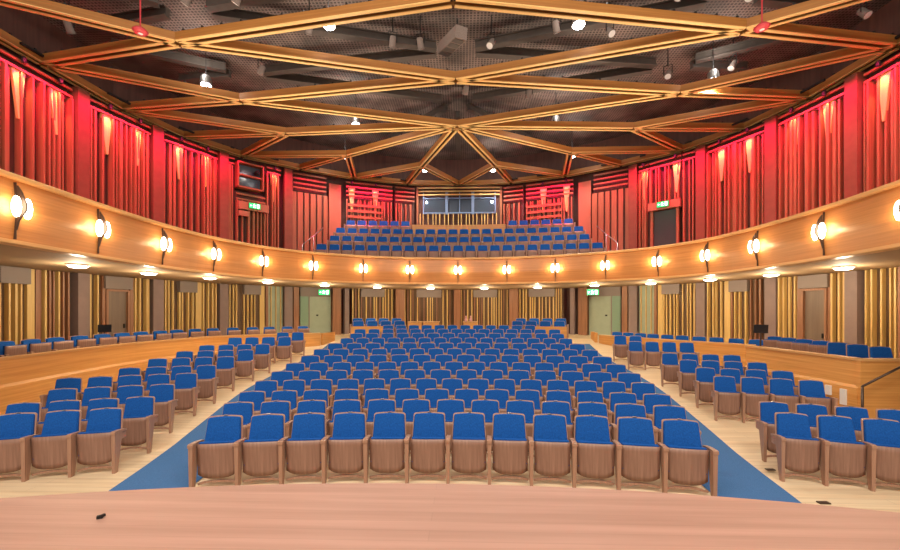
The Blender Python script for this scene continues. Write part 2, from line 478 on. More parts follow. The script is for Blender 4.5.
RIGHT = [(4.99, 5.98, 4), (5.31, 6.74, 4), (5.83, 8.79, 4), (5.94, 9.65, 4), (6.03, 10.54, 4), (6.02, 11.44, 4), (5.86, 13.31, 4), (5.8, 14.41, 2)]
for side, rows in (('left', LEFT), ('right', RIGHT)):
    sg = -1 if side == 'left' else 1
    for i, (x0, y0, n) in enumerate(rows):
        R = math.hypot(x0, y0-AC[1])-.16; A = math.atan2(x0, y0-AC[1]); sp_ = .53 if side == 'left' else .495; da = sg*sp_/R
        rown = 'front row' if i == 0 else ('rearmost row' if i == len(rows)-1 else ORD[i+1]+' row')
        for k in range(n):
            a = A+da*k; x = R*math.sin(a); y = AC[1]+R*math.cos(a)
            pos = 'beside the aisle' if k == 0 else f'{ORD[k+1]} from the aisle'
            place_seat(x, y, floor_r(R), -a, f'blue tip-up seat in the {rown} of the {side} side block, {pos}', f'blue seats in the {side} side block',
                       (side == 'left' and k == 0) or (side == 'right' and k == n-1), sp_)
# balcony rows
BR = [(23, -6.33), (22, -6.05), (22, -6.0)]
for i, (n, l) in enumerate(BR):
    R = BY[i]-AC[1]; half = n*.55/2/R
    rown = ['front', 'second', 'third'][i]
    for k in range(n):
        a = -half+(.55/R)*(k+.5)
        place_seat(R*math.sin(a), AC[1]+R*math.cos(a), BZ[i], -a, f'blue tip-up seat in the {rown} balcony row, {ORD[k+1]} from the left end', 'blue seats in the balcony', k == n-1, .55)
for sd, lab in ((-1, 'left'), (1, 'right')):
    R = BY[3]-AC[1]
    for k in range(6):
        a = sd*(2.75+.55*k)/R
        place_seat(R*math.sin(a), AC[1]+R*math.cos(a), BZ[3], -a, f'shaded blue seat in the top balcony row, {ORD[k+1]} to the {lab} of the booth parapet', 'blue seats in the balcony',
                   (sd < 0 and k == 0) or (sd > 0 and k == 5), .55)
# rear boxes of the stalls, two rows of four each side
for sd, lab in ((-1, 'left'), (1, 'right')):
    for row, Y in ((0, 18.35), (1, 19.35)):
        R = Y-AC[1]
        for k in range(4):
            a = sd*((4.55 if row == 0 else 4.85)-.62*k)/R
            place_seat(R*math.sin(a), AC[1]+R*math.cos(a), floor_r(R), -a, f'blue seat, {["front", "rear"][row]} row of the {lab} rear box, {ORD[k+1]} from its outer end', 'seats in the rear boxes', (sd < 0 and k == 3) or (sd > 0 and k == 0), .60)

# ------------------------------------------------------------------ side boxes
BF = .78; BFR = .70; BFF = .52
balL = catmull([(-8.75, 5.2), (-9.05, 7.7), (-9.35, 9.9), (-9.40, 11.7), (-9.05, 14.0), (-8.4, 14.9), (-7.5, 15.6), (-5.8, 16.7)], 8)
balRn = [(7.95, 11.2), (7.99, 10.2), (8.04, 9.2), (8.08, 8.2)]
balRf = catmull([(6.06, 17.4), (6.6, 16.4), (7.2, 15.3), (7.9, 14.2), (8.58, 13.2), (9.1, 12.5)], 8)
def balustrade(path, label, zlow, z1):
    flip = 1
    t = thing('timber_balustrade', label, 'balustrade', (path[0][0], path[0][1], 0))
    off = [(x-path[0][0], y-path[0][1]) for x, y in path]
    s = flip
    MB().sweep(off, [(0, zlow), (.0, .95), (s*.0, z1-.05), (s*-.12, z1-.05), (s*-.12, zlow)]).build('upper_panel', M['balus'], t)
    MB().sweep(off, [(s*.001, zlow), (s*.04, zlow), (s*.04, .80), (s*.001, .86)]).build('lower_panel', M['balus'], t)
    MB().sweep(off, [(s*.03, z1-.05), (s*.035, z1), (s*-.15, z1), (s*-.15, z1-.05)]).build('cap_rail', M['cap'], t)
    return t
balustrade(balL, 'long curved honey timber balustrade in front of the left side box', -.02, 1.40)
balustrade(balRf, 'curved honey timber balustrade of the right side box farther from the stage', -.02, 1.30)
bn = balustrade(balRn, 'honey timber balustrade of the right side box nearer the stage', -.02, 1.40)
ex, ey = balRn[-1][0]-balRn[0][0], balRn[-1][1]-balRn[0][1]
MB().box((ex+.66, ey, .665), (1.36, .10, 1.37)).build('end_panel', M['balus'], bn)
MB().box((ex+.66, ey, 1.375), (1.38, .16, .05)).build('cap_rail', M['cap'], bn)
# box end panels facing the stage at the far ends (pale timber cheek by the aisle)
for nm, p, q, lab in (('l', (-5.78, 16.84), (-5.62, 17.9), 'left'), ('r', (6.0, 17.56), (6.12, 18.5), 'right')):
    d = Vector((q[0]-p[0], q[1]-p[1], 0)); mb = MB().bar((0, 0, 1.0), tuple(d)[:2]+(1.0,), .12, .74)
    o = mb.build('box_end_cheek', M['balus'], loc=(p[0], p[1], 0)); tag(o, f'honey timber cheek closing the rear end of the {lab} side box', 'panel')
# platforms behind the balustrades
def wall_between(sg, ya, yb, k=20):
    return [(sg*(wall_x(ya+(yb-ya)*i/k)-.02), ya+(yb-ya)*i/k) for i in range(k+1)]
PL = off_path(balL, .14); polyL = PL+wall_between(-1, 18.9, 5.2)
struct('box_floor', MB().prism(polyL, -.05, BF), M['floor'])
polyN = [(x+.14, y) for x, y in balRn[::-1]]+[(9.15, 12.55)]+wall_between(1, 12.6, 8.26)
struct('box_floor', MB().prism(polyN, -.05, BFR), M['floor'])
polyR = off_path(balRf, .14)[::-1]+wall_between(1, 18.9, 12.65)[::1]
struct('box_floor', MB().prism(polyR, -.05, BFF), M['floor'])
# seats along the balustrades
def box_seats(path, off, n, s0, s1, lab, group, face, high=False, z=BF):
    P = off_path(path, off); Q = resample(P, 200)
    for k in range(n):
        t = s0+(s1-s0)*k/(n-1); p = Q[int(round(t*200))]
        rz = -math.atan2(p[0]-face[0], p[1]-face[1])
        place_seat(p[0], p[1], z, rz, lab.format(ORD[k+1]), group, k == n-1, .54, high)
box_seats(balL, .66, 17, .20, .96, 'tipped-up wood and blue seat behind the left timber balustrade, {} counted away from the stage', 'seats in the left side box', (-2, 9), True)
box_seats(balRf[::-1], -.85, 10, .04, .96, 'blue seat behind the farther right balustrade, {} counted away from the stage', 'seats in the farther right side box', (2.5, 6), False, BFF)
for k in range(7):
    y = 8.62+.56*k; x = 9.0+.045*k
    place_seat(x, y, BFR, -math.radians((14, 22, 34)[k] if k < 3 else 56), f'{"blue" if k < 3 else "tipped-up wooden"} seat behind the nearer right balustrade, {ORD[k+1]} counted away from the stage', 'seats in the nearer right side box', k == 6, .46, k > 2)

# ------------------------------------------------------------------ wall bays
def bay_frame(p, q):
    a = Vector((p[0], p[1], 0)); b = Vector((q[0], q[1], 0)); L = (b-a).length; t = (b-a)/L
    return a, math.atan2(t.y, t.x), L
# local frame: x along the wall (left to right as seen from the hall), y<0 into the hall
def lower_bay(p, q, label, z0, elems, seed, z1=3.46):
    rnd = random.Random(seed)
    a, rz, L = bay_frame(p, q); t = thing('slatted_wall_bay', label, 'wall panel', tuple(a), rz, 'lower slatted wall bays')
    MB().box((L/2, -.01, (z0+z1)/2), (L-.02, .02, z1-z0)).build('backing', M['backing'], t)
    sl, br = MB(), MB()
    for e in elems:
        kind, u0, u1 = e[0], e[1]*L, e[2]*L
        if kind in ('s', 'n'):
            zt = z1 if kind == 's' else z1-.42
            x = u0+.05
            while x < u1-.04:
                w = rnd.choice((.04, .05, .055)); tgt = br if rnd.random() < .27 else sl
                dd = rnd.uniform(.07, .15)
                tgt.box((x, -.02-dd/2, (z0+zt)/2), (w, dd, zt-z0)); x += rnd.choice((.12, .15, .19, .23))
        if kind == 'n':
            MB().box(((u0+u1)/2, -.13, z1-.21), (u1-u0, .22, .42)).build('header_panel', M['header'], t)
        if kind == 'w':
            MB().box(((u0+u1)/2, -.06, (z0+z1)/2), (u1-u0-.01, .08, z1-z0)).build('pale_board', M['slat'], t)
        if kind == 'b':
            MB().box(((u0+u1)/2, -.06, (z0+z1)/2), (u1-u0-.01, .08, z1-z0)).build('brown_board', M['slat_brown'], t)
        if kind == 'g':
            MB().box(((u0+u1)/2, -.03, (z0+z1)/2), (u1-u0, .02, z1-z0)).build('green_panel', M['doorgreen'], t)
            for k in range(3): sl.box((u0+(u1-u0)*(k+.5)/3, -.07, (z0+z1)/2), (.03, .06, z1-z0))
        if kind == 'd':
            MB().box(((u0+u1)/2, -.09, z1-.21), (u1-u0+.1, .16, .40)).build('header_panel', M['header'], t)
            d = MB().box(((u0+u1)/2, -.035, (z0+z1-.46)/2), (u1-u0-.12, .04, z1-.46-z0)).build('door_leaf', M['doorbrown'], t)
            MB().box((u1-.16, -.07, z0+1.05), (.03, .05, .14)).build('door_handle', M['black'], d)
            f = MB()
            for xx in (u0+.04, u1-.04): f.box((xx, -.07, (z0+z1-.44)/2), (.07, .12, z1-.44-z0))
            f.box(((u0+u1)/2, -.07, z1-.46), (u1-u0-.1, .12, .07)); f.build('door_frame', M['slat_brown'], t)
    if 0 < len(br.v) <= 24: sl.add(br.v, br.f); br = MB()
    if sl.v: sl.build('pale_slats', M['slat'], t)
    if br.v: br.build('brown_slats', M['slat_brown'], t)
    return t
COLP = [(11.48, 6.8), (11.46, 9.3), (11.43, 11.7), (11.0, 14.2), (10.0, 16.6), (8.13, 18.75)]
def inset(p, q, d):
    v = Vector((q[0]-p[0], q[1]-p[1])); L = v.length; v /= L
    return (p[0]+v.x*d, p[1]+v.y*d), (q[0]-v.x*d, q[1]-v.y*d)
EL = {0: [('s', 0, .5), ('n', .5, 1)],
      1: [('n', 0, .36), ('w', .37, .47), ('b', .48, .56), ('s', .56, 1)],
      2: [('s', 0, .20), ('b', .20, .25), ('d', .25, .63), ('b', .64, .70), ('s', .70, 1)],
      3: [('s', 0, .25), ('n', .25, .56), ('w', .57, .68), ('s', .69, 1)],
      4: [('s', 0, .24), ('n', .25, .55), ('w', .55, .64), ('b', .66, .71), ('g', .72, 1)]}
mir = lambda es: [(e[0], 1-e[2], 1-e[1]) for e in es][::-1]
for sg, lab in ((-1, 'left'), (1, 'right')):
    for i in range(5):
        p, q = COLP[i], COLP[i+1]; p = (sg*p[0], p[1]); q = (sg*q[0], q[1])
        if sg > 0: p, q = q, p
        p, q = inset(p, q, .24)
        what = ['with plain slats', 'with a grey header panel', 'with a closed brown door', 'with a slatted niche under a grey header', 'with a pale green end panel'][i]
        lower_bay(p, q, f'timber slat bay {what}, {lab} wall under the balcony', BF if sg < 0 else (BFR if i < 2 else BFF), EL[i] if sg < 0 else mir(EL[i]), 10+i+(50 if sg > 0 else 0))
# rear lower wall bays
RB = [(-5.52, 20.45), (-3.45, 21.28), (-2.95, 21.48), (-.32, 21.87), (.10, 21.9), (2.72, 21.57), (3.22, 21.4), (5.35, 20.57)]
ER = [[('s', 0, .2), ('n', .2, .75), ('s', .76, 1)], [('s', 0, .25), ('n', .25, .75), ('s', .77, 1)], [('s', 0, .27), ('n', .27, .75), ('s', .77, 1)], [('s', 0, .22), ('n', .24, .82), ('s', .82, 1)]]
for k in range(4):
    lower_bay(RB[2*k], RB[2*k+1], f'pale slatted bay under a grey header on the rear wall, {ORD[k+1]} from the left', 1.0, ER[k], 30+k)
# pilasters (lower)
def pilaster(p, rz, w, z0, z1, label, mat='pilaster', group='pilasters under the balcony', d=.30):
    o = MB().box((0, -.09, (z0+z1)/2), (w, d, z1-z0)).build('pilaster', M[mat], loc=(p[0], p[1], 0)); o.rotation_euler = (0, 0, rz)
    return tag(o, label, 'pilaster', group)
def wall_rz(sg, p):
    best = None
    for a, b in zip(WALL, WALL[1:]):
        m = math.dist(((a[0]+b[0])/2, (a[1]+b[1])/2), p)
        if best is None or m < best[0]: best = (m, math.atan2(b[1]-a[1], b[0]-a[0]))
    return best[1]
names = ['nearest the stage', 'second from the stage', 'third from the stage', 'fourth from the stage', 'fifth from the stage', 'last before the rear door']
for sg, lab in ((-1, 'left'), (1, 'right')):
    for i, c in enumerate(COLP):
        p = (sg*c[0], c[1]); rz = wall_rz(sg, p)
        if i in (3, 4, 5):      # mid angle between neighbours
            rz = math.atan2((COLP[i][1]-COLP[i-1][1]), -sg*(COLP[i-1][0]-COLP[i][0])*-1) if False else wall_rz(sg, (sg*(c[0]+.02), c[1]+.3))
        pilaster(p, rz, .36, BF if sg < 0 else (BFR if i < 3 else BFF), 3.46, f'mauve-grey pilaster under the balcony on the {lab} wall, {names[i]}')
        pilaster(p, rz, .36, 3.86, 9.0, f'tall red-lit pilaster above the {lab} gallery, {names[i]}', 'pil_up', 'pilasters above the gallery')
for k, (p, q) in enumerate(((RB[1], RB[2]), (RB[3], RB[4]), (RB[5], RB[6]))):
    c = ((p[0]+q[0])/2, (p[1]+q[1])/2); rz = math.atan2(q[1]-p[1], q[0]-p[0])
    pilaster(c, rz, math.dist(p, q)-.06, .95, 3.46, f'brown timber pier on the rear wall between slatted bays, {ORD[k+1]} from the left', 'slat_brown', 'piers on the rear wall')
for sg, lab in ((-1, 'left'), (1, 'right')):
    rz = -sg*math.radians(33)
    for nm, (x, y), w, mt in (('wide brown', (6.22, 20.05), .42, 'slat_brown'), ('narrow mauve-grey', (5.80, 20.35), .22, 'pilaster'), ('brown', (7.84, 19.0), .24, 'slat_brown')):
        side = 'outer' if x > 7 else 'inner'
        pilaster((sg*x, y), rz, w, .9, 3.46, f'{nm} pier on the {side} side of the {lab} rear doorway', mt, 'piers by the rear doors')
# rear doorways: recessed lobbies, greenish sign light put into their colour
for sg, lab, n in ((-1, 'left', 1), (1, 'right', 2)):
    p = (sg*7.68, 19.12); q = (sg*6.44, 19.93)
    if sg > 0: p, q = q, p
    a, rz, L = bay_frame(p, q)
    t = bpy.data.objects.new(f'door_{n}', None); COL.objects.link(t); t.location = a; t.rotation_euler = (0, 0, rz); t['kind'] = 'structure'
    z0 = .95
    xs = (0, .42) if sg < 0 else (L-.42, L)
    MB().box((L/2, -.02, (z0+3.1)/2), (L, .03, 3.1-z0)).build('door_surround', M['doorgreen'], t)
    d = MB().box(((xs[0]+xs[1])/2, -.05, (z0+3.02)/2), (.38, .04, 3.02-z0)).build('door_leaf', M['doorgreen2'], t)
    MB().box((L*.55, -.05, z0+1.15), (.09, .04, .07)).build('door_handle', M['black'], t)
    f = MB(); f.box((L/2, -.05, 3.05), (L, .08, .06)); f.box((xs[0 if sg > 0 else 1], -.05, (z0+3.05)/2), (.05, .08, 3.05-z0)); f.build('door_frame', M['header'], t)
    MB().box((L/2, -.08, 3.27), (L, .14, .38)).build('header_panel', M['header'], t)

# upper slat screens
def upper_bay(p, q, label, z0, z1, seed, lamps=(.3, .75), boards=False, gap=None, louver=False, wash=True, red=1.0):
    rnd = random.Random(seed); a, rz, L = bay_frame(p, q)
    t = thing('gallery_slat_screen', label, 'wall panel', (a.x, a.y, 0), rz, 'red-lit slat screens above the gallery')
    MB().box((L/2, .05, (z0+z1)/2), (L, .03, z1-z0)).build('backing', M['up_back'], t)
    s = MB(); x = .05; zt = z1-.42 if not louver else z1-.95
    while x < L-.03:
        w = rnd.choice((.05, .06, .09)) if not boards else rnd.choice((.2, .24))
        dd = rnd.uniform(.10, .22) if not boards else .08
        if True:
            ing = gap and gap[0]*L < x < gap[1]*L; zb = gap[2] if ing and gap[3] else z0; ze = gap[2] if ing and not gap[3] else zt
            s.box((x, .03-dd/2, (zb+ze)/2), (w, dd, ze-zb))
        x += rnd.choice((.11, .13, .16, .21, .26)) if not boards else .30
    s.build('slats', M['slat_up'], t)
    r = MB()
    for zz in ((z1-.36, z1-.14) if not louver else [z1-.10-.22*k for k in range(4)]): r.bar((0.02, -.10, zz), (L-.02, -.10, zz), .07, .07)
    r.build('louvre_bars' if louver else 'head_rails', M['slat_up'], t)
    for u in lamps:
        # tapered lantern panel with a warm lamp grazing it
        x = u*L; top = z1-.30; h = 1.35; mb = MB()
        mb.add([(x-.17, -.09, top), (x+.17, -.09, top), (x+.03, -.12, top-h), (x-.03, -.12, top-h), (x-.17, -.02, top), (x+.17, -.02, top), (x+.03, -.05, top-h), (x-.03, -.05, top-h)],
               [(0, 1, 2, 3), (7, 6, 5, 4), (0, 4, 5, 1), (1, 5, 6, 2), (2, 6, 7, 3), (3, 7, 4, 0)])
        w = mb.build('tapered_panel', M['slat'], t)
        MB().lathe([(.05, 0), (.06, .12), (.03, .16)], (x, -.24, top+.10), 10).build('accent_lamp', M['black'], w)
        light('SPOT', 'accent_light', 75, (1, .68, .27), w, (x, -.26, top+.08), aim((0, .13, -1)), .02, 60, .6)
    if not wash: return t
    f = MB().box((L/2, -.19, z1+.30), (L*.5, .06, .06)).build('wash_light_bar', M['black'], t)
    light('AREA', 'red_wash', red*RED*L, (1, .008, .14), f, (L/2, -.68, z1+.10), aim((0, .26, -1)), L*.98, size_y=.08).data.spread = math.radians(110)
    return t
RED = 62
for sg, lab in ((-1, 'left'), (1, 'right')):
    for i in range(5):
        p, q = COLP[i], COLP[i+1]; p = (sg*p[0], p[1]); q = (sg*q[0], q[1])
        if sg > 0: p, q = q, p
        p, q = inset(p, q, .24)
        pos = ['nearest the stage', 'second from the stage', 'third from the stage', 'fourth from the stage', 'fifth from the stage'][i]
        nm = f'tall red-lit timber slat screen above the {lab} gallery, {pos}'
        if i < 4:
            upper_bay(p, q, nm, 3.86, 9.0, 70+i+(20 if sg > 0 else 0), (.27, .76)); continue
        def at(u): return (p[0]+(q[0]-p[0])*u, p[1]+(q[1]-p[1])*u)
        if sg < 0:
            upper_bay(at(0), at(.115), 'narrow red-lit slat strip on the nearer side of the projection window', 3.86, 9.0, 74, ())
            upper_bay(at(.125), at(.66), 'lower slat screen below the projection window on the left gallery', 3.86, 7.55, 75, (), wash=False)
            upper_bay(at(.67), at(.96), 'red-lit slat screen between the projection window and the rear corner, left', 3.86, 9.0, 76, (.5,))
        else:
            upper_bay(at(0), at(.20), 'red-lit slat screen between the dark gallery door and the rear corner, right', 3.86, 9.0, 94, (.6,))
            upper_bay(at(.21), at(.77), 'short red-lit slat screen over the dark gallery door, right', 7.1, 9.0, 95, (.85,))
            upper_bay(at(.78), at(1), 'red-lit slat screen on the nearer side of the dark gallery door, right', 3.86, 9.0, 96, ())
    # rear corner: wide boards under slanting louvres
    p = (sg*7.95, 18.92); q = (sg*6.62, 19.80)
    if sg > 0: p, q = q, p
    upper_bay(p, q, f'wide brown boards under louvres in the {lab} rear corner of the balcony', 3.86, 9.0, 5, (), True, None, True, red=.3)
    # red board panel
    p = (sg*6.52, 19.87); q = (sg*6.02, 20.2)
    if sg > 0: p, q = q, p
    a, rz, L = bay_frame(p, q)
    o = MB().box((L/2, -.05, 6.95), (L, .06, 3.5)).build('flat_wall_panel', M['redpanel'], loc=(a.x, a.y, 0)); o.rotation_euler = (0, 0, rz)
    tag(o, f'plain flat panel glowing red beside the {lab} louvre screen of the balcony', 'wall panel')
    # red louvre screen
    p = (sg*5.8, 20.36); q = (sg*3.55, 21.25)
    if sg > 0: p, q = q, p
    t = upper_bay(p, q, f'red-lit louvre and slat screen at the back of the balcony, {lab} of the booth', 5.4, 9.0, 8, (.12, .62) if sg < 0 else (.38, .86), False, None, True)
    b = MB(); L = math.dist(p, q)
    for k in range(3): b.bar((.1, -.14, 7.75-.3*k), (L*.75, -.14, 7.75-.3*k), .05, .12)
    b.build('cross_slats', M['slat_up'], t)
    p = (sg*3.42, 21.30); q = (sg*2.42, 21.67)
    if sg > 0: p, q = q, p
    upper_bay(p, q, f'narrow brown slat screen with louvres next to the booth, {lab} side', 5.9, 9.0, 9, (), False, None, True, red=.25)

# control booth
bt = thing('control_booth_window', 'blue-framed control booth window high in the centre of the rear wall', 'window', (0, 21.62, 0))
MB().box((0, .12, 7.5), (4.55, .04, 3.2)).build('backing', M['up_back'], bt)
s = MB(); rnd = random.Random(3); x = -2.1
while x < 2.15:
    s.box((x, .02, 6.85), (.045, .1, 1.45)); x += rnd.choice((.16, .2, .27))
s.build('pale_slats', M['slat'], bt)
for lx, w in ((-1.28, 1.15), (-.30, .62), (.38, .62), (1.32, 1.15)):
    MB().box((lx, .03, 8.0), (w, .02, .72)).build('pane', M['glassdark'], bt)
fr_ = MB()
for xx, w in ((-1.92, .06), (-.66, .15), (0.04, .05), (.75, .15), (1.95, .06)): fr_.box((xx, 0, 8.15), (w, .08, 1.25 if w > .1 else 1.1))
fr_.box((0.02, 0, 7.6), (3.95, .09, .07)); fr_.box((.02, 0, 8.4), (3.95, .06, .05)); fr_.build('window_frame', M['blueframe'], bt)
lv = MB()
for k in range(3): lv.box((0, -.06, 8.58+.18*k), (4.4, .06, .07))
lv.build('louvre_bars', M['slat'], bt)
pp = MB()
for xx in (-2.24, 2.26): pp.box((xx, -.02, 7.5), (.10, .12, 3.0))
pp.build('side_posts', M['slat_brown'], bt)
for xx in (-1.75, 1.78):
    l = MB().lathe([(.01, -.02), (.06, 0), (.05, .03)], (xx, -.02, 8.18), 10, Matrix.Rotation(PI/2, 3, 'X')).build('booth_lamp', M['lens'], bt)
o = MB().sweep([(-2.38, 20.38), (-1.2, 20.46), (0, 20.5), (1.2, 20.46), (2.38, 20.38)], [(0, 5.5), (0, 6.72), (-.10, 6.72), (-.10, 5.5)]).build('booth_parapet', M['balus'])
tag(o, 'low honey timber parapet in front of the control booth, behind the third balcony row', 'parapet')

# projector window on the left gallery wall
pw = thing('projection_window', 'grey two-pane projection window in a box high on the left gallery wall', 'window', (-9.17, 17.31, 0), math.radians(48.5))
MB().box((.0, .0, 8.2), (1.0, .34, .06)).build('shelf', M['slat_up'], pw)
MB().box((0, .14, 8.2), (1.0, .04, 1.0)).build('backing', M['black'], pw)
for zz in (8.45, 7.95): MB().box((0, .02, zz), (.9, .02, .44)).build('pane', M['glassdark'], pw)
cs = MB()
for xx in (-.52, .52): cs.box((xx, 0, 8.2), (.06, .4, 1.12))
cs.box((0, 0, 8.73), (1.1, .4, .06)); cs.box((0, 0, 7.67), (1.1, .4, .06)); cs.build('casing', M['slat_up'], pw)
MB().lathe([(.09, -.12), (.10, .1), (.06, .14)], (.26, -.12, 8.42), 12, Matrix.Rotation(PI/2, 3, 'X')).build('projector_lens', M['black'], pw)

# upper right gallery door and the two door headers with exit signs
def pictogram(t, s, z, y=-.035):
    """running figure, door and arrow in white on the sign face"""
    m = MB()
    def bx(x, zz, w, h, r=0): m.box((x*s, y, z+zz*s), (w*s, .006, h*s), Matrix.Rotation(r, 3, 'Y'))
    bx(.30, 0, .20, .36); bx(-.06, .145, .07, .07); bx(-.03, .03, .065, .17, .35); bx(.05, .05, .14, .035, .5); bx(-.10, .06, .13, .035, -.6)
    bx(.02, -.10, .045, .15, -.5); bx(-.09, -.10, .045, .15, .7); bx(-.32, 0, .16, .045); bx(-.37, .035, .10, .04, -.75); bx(-.37, -.035, .10, .04, .75)
    return m.build('pictogram', M['signwhite'], t)
def exit_sign(loc, rz, label, s=.5):
    t = thing('exit_sign', label, 'exit sign', loc, rz, 'green exit signs')
    MB().box((0, 0, 0), (s*1.04, .06, s*.52)).build('housing', M['green'], t)
    MB().box((0, -.031, 0), (s, .004, s*.48)).build('lit_face', M['signgreen'], t)
    pictogram(t, s, 0)
    light('POINT', 'sign_glow', 3, (.2, 1, .45), t, (0, -.25, -.05), size=.1)
    return t
th = thing('gallery_door', 'dark charcoal door below an exit sign on the upper right gallery', 'door', (9.08, 17.78, 0), -math.radians(44.6))
MB().box((0, -.09, 5.65), (.92, .06, 2.1)).build('door_leaf', M['darkdoor'], th)
f = MB(); f.box((-.52, -.10, 5.7), (.10, .22, 2.2)); f.box((.52, -.10, 5.7), (.10, .22, 2.2)); f.build('door_frame', M['slat_up'], th)
MB().box((0, -.16, 6.9), (1.3, .26, .34)).build('header_panel', M['redpanel'], th)
exit_sign((9.08-.25, 17.78-.25, 6.92), -math.radians(44.6), 'lit green exit sign above the dark door on the upper right gallery', .46)
hd = MB().box((0, -.16, 6.9), (1.25, .12, .34)).box((-.42, -.16, 6.55), (.4, .12, .22)).build('door_header', M['redpanel'], loc=(-9.12, 17.47, 0)); hd.rotation_euler = (0, 0, math.radians(44.6))
tag(hd, 'pinkish timber header board under the projection window, left gallery', 'panel')
exit_sign((-9.25+.32, 17.6-.32, 6.92), math.radians(44.6), 'lit green exit sign on the upper left gallery wall below the projection window', .46)
exit_sign((-6.35, 18.75, 3.20), math.radians(8), 'lit green exit sign over the left rear doorway under the balcony', .5)
exit_sign((6.1, 18.35, 3.17), -math.radians(8), 'lit green exit sign over the right rear doorway under the balcony', .5)

# ------------------------------------------------------------------ sconces on the balcony front
def fascia_at(s):    # s = index into FP (float)
    i = min(int(s*6), len(FC)-2); a = Vector(FC[i]); b = Vector(FC[i+1]); p = a+(b-a)*(s*6-i); t = (b-a).normalized()
    return p, t
sc_lab = {10: 'centre of the balcony front'}
S0 = None
for i in range(2, 19):
    p, t = fascia_at(i if i < 20 else 19.9); rz = math.atan2(t.y, t.x)
    if i < 10: lab = f'glowing wall sconce on the balcony front, {ORD[10-i]} to the left of the centre one'
    elif i == 10: lab = 'glowing wall sconce at the exact middle of the balcony front'
    else: lab = f'glowing wall sconce on the balcony front, {ORD[i-10]} to the right of the centre one'
    t_ = thing('wall_sconce', lab, 'wall lamp', (p.x, p.y, 4.02), rz, 'sconces along the balcony front')
    if S0 is None:
        S0 = {}
        fin = MB(); prof = [(-.045, -.36), (-.09, -.2), (-.19, -.05), (-.20, .05), (-.13, .25), (-.06, .36)]
        for sx in (-1, 1):
            for y, z in prof: fin.v.append((sx*.014, y, z))
            fin.v += [(sx*.014, -.046, .36), (sx*.014, -.046, -.36)] if False else []
        n = len(prof); fin.f += [tuple(range(n)), tuple(range(2*n-1, n-1, -1))]
        for j in range(n): fin.f.append((j, (j+1) % n, n+(j+1) % n, n+j))
        S0['fin'] = fin.mesh('fin', M['darkmetal'])
        S0['strip'] = MB().box((0, -.02, -.05), (.013, .04, .92)).mesh('back_strip', M['darkmetal'])
        S0['bulb'] = MB().lathe([(.004, -.17), (.03, -.155), (.052, -.09), (.06, 0), (.052, .09), (.03, .155), (.004, .17)]).mesh('lamp_glass', M['bulb'], True)
    o = bpy.data.objects.new('fin', S0['fin']); COL.objects.link(o); o.parent = t_
    o = bpy.data.objects.new('back_strip', S0['strip']); COL.objects.link(o); o.parent = t_
    for sx in (-1, 1):
        o = bpy.data.objects.new('lamp_glass', S0['bulb']); COL.objects.link(o); o.parent = t_; o.location = (sx*.095, -.125, .0)
        light('POINT', 'sconce_light', 7, (1, .68, .36), t_, (sx*.20, -.20, 0), size=.05)
# joints in the fascia: thin dark batten behind every sconce
# ------------------------------------------------------------------ downlights under the balcony
DL = [(-9.13, 9.42), (-8.93, 11.37), (-8.24, 13.11), (-7.3, 15.2), (-5.75, 17.1), (-3.81, 18.7), (-1.37, 19.6), (1.26, 19.65), (3.73, 18.95), (5.9, 17.5), (7.75, 16.3), (8.9, 14.35), (9.6, 12.5), (9.9, 10.5)]
D0 = None
for k, (x, y) in enumerate(DL):
    lab = f'round glowing downlight under the balcony, {ORD[k+1]} counted from the left'
    t = thing('downlight', lab, 'ceiling light', (x, y, 3.47), 0, 'downlights under the balcony')
    if D0 is None:
        D0 = (MB().lathe([(.21, 0), (.225, -.03), (.20, -.045)], n=20).mesh('rim', M['white']), MB().lathe([(.19, -.046), (.165, -.075), (.09, -.09)], n=20).mesh('diffuser', M['disc'], True))
    for nm, me in zip(('rim', 'diffuser'), D0):
        o = bpy.data.objects.new(nm, me); COL.objects.link(o); o.parent = t
    light('POINT', 'downlight_light', 62, (1, .82, .56), t, (0, 0, -.32), size=.1)

# ------------------------------------------------------------------ timber ceiling grid
nodes = {'T': (0, 8.86), 'M': (0, 11.9), 'C': (0, 14.9), 'Q': (0, 21.95)}
half = {'A': (7.07, 10.0), 'B': (7.03, 12.85), 'D': (6.62, 15.3), 'E': (4.88, 17.55), 'F': (1.73, 19.0), 'V': (11.45, 7.75),
        'W': (11.45, 10.75), 'X': (11.4, 13.3), 'Y': (10.85, 15.5), 'G': (9.6, 17.5), 'H': (7.65, 19.15), 'J': (5.43, 20.6), 'K': (2.78, 21.6)}
word = {'T': 'the nearest centre crossing', 'M': 'the middle centre crossing', 'C': 'the star-shaped crossing', 'Q': 'the rear wall centre',
        'A': 'near {} crossing', 'B': 'middle {} crossing', 'D': 'far {} crossing', 'E': 'rear {} crossing', 'F': 'inner rear {} crossing',
        'V': '{} wall near the stage', 'W': '{} wall first corner', 'X': '{} wall second corner', 'Y': '{} wall third corner', 'G': '{} wall fourth corner',
        'H': '{} rear corner', 'J': '{} rear wall outer node', 'K': '{} rear wall inner node'}
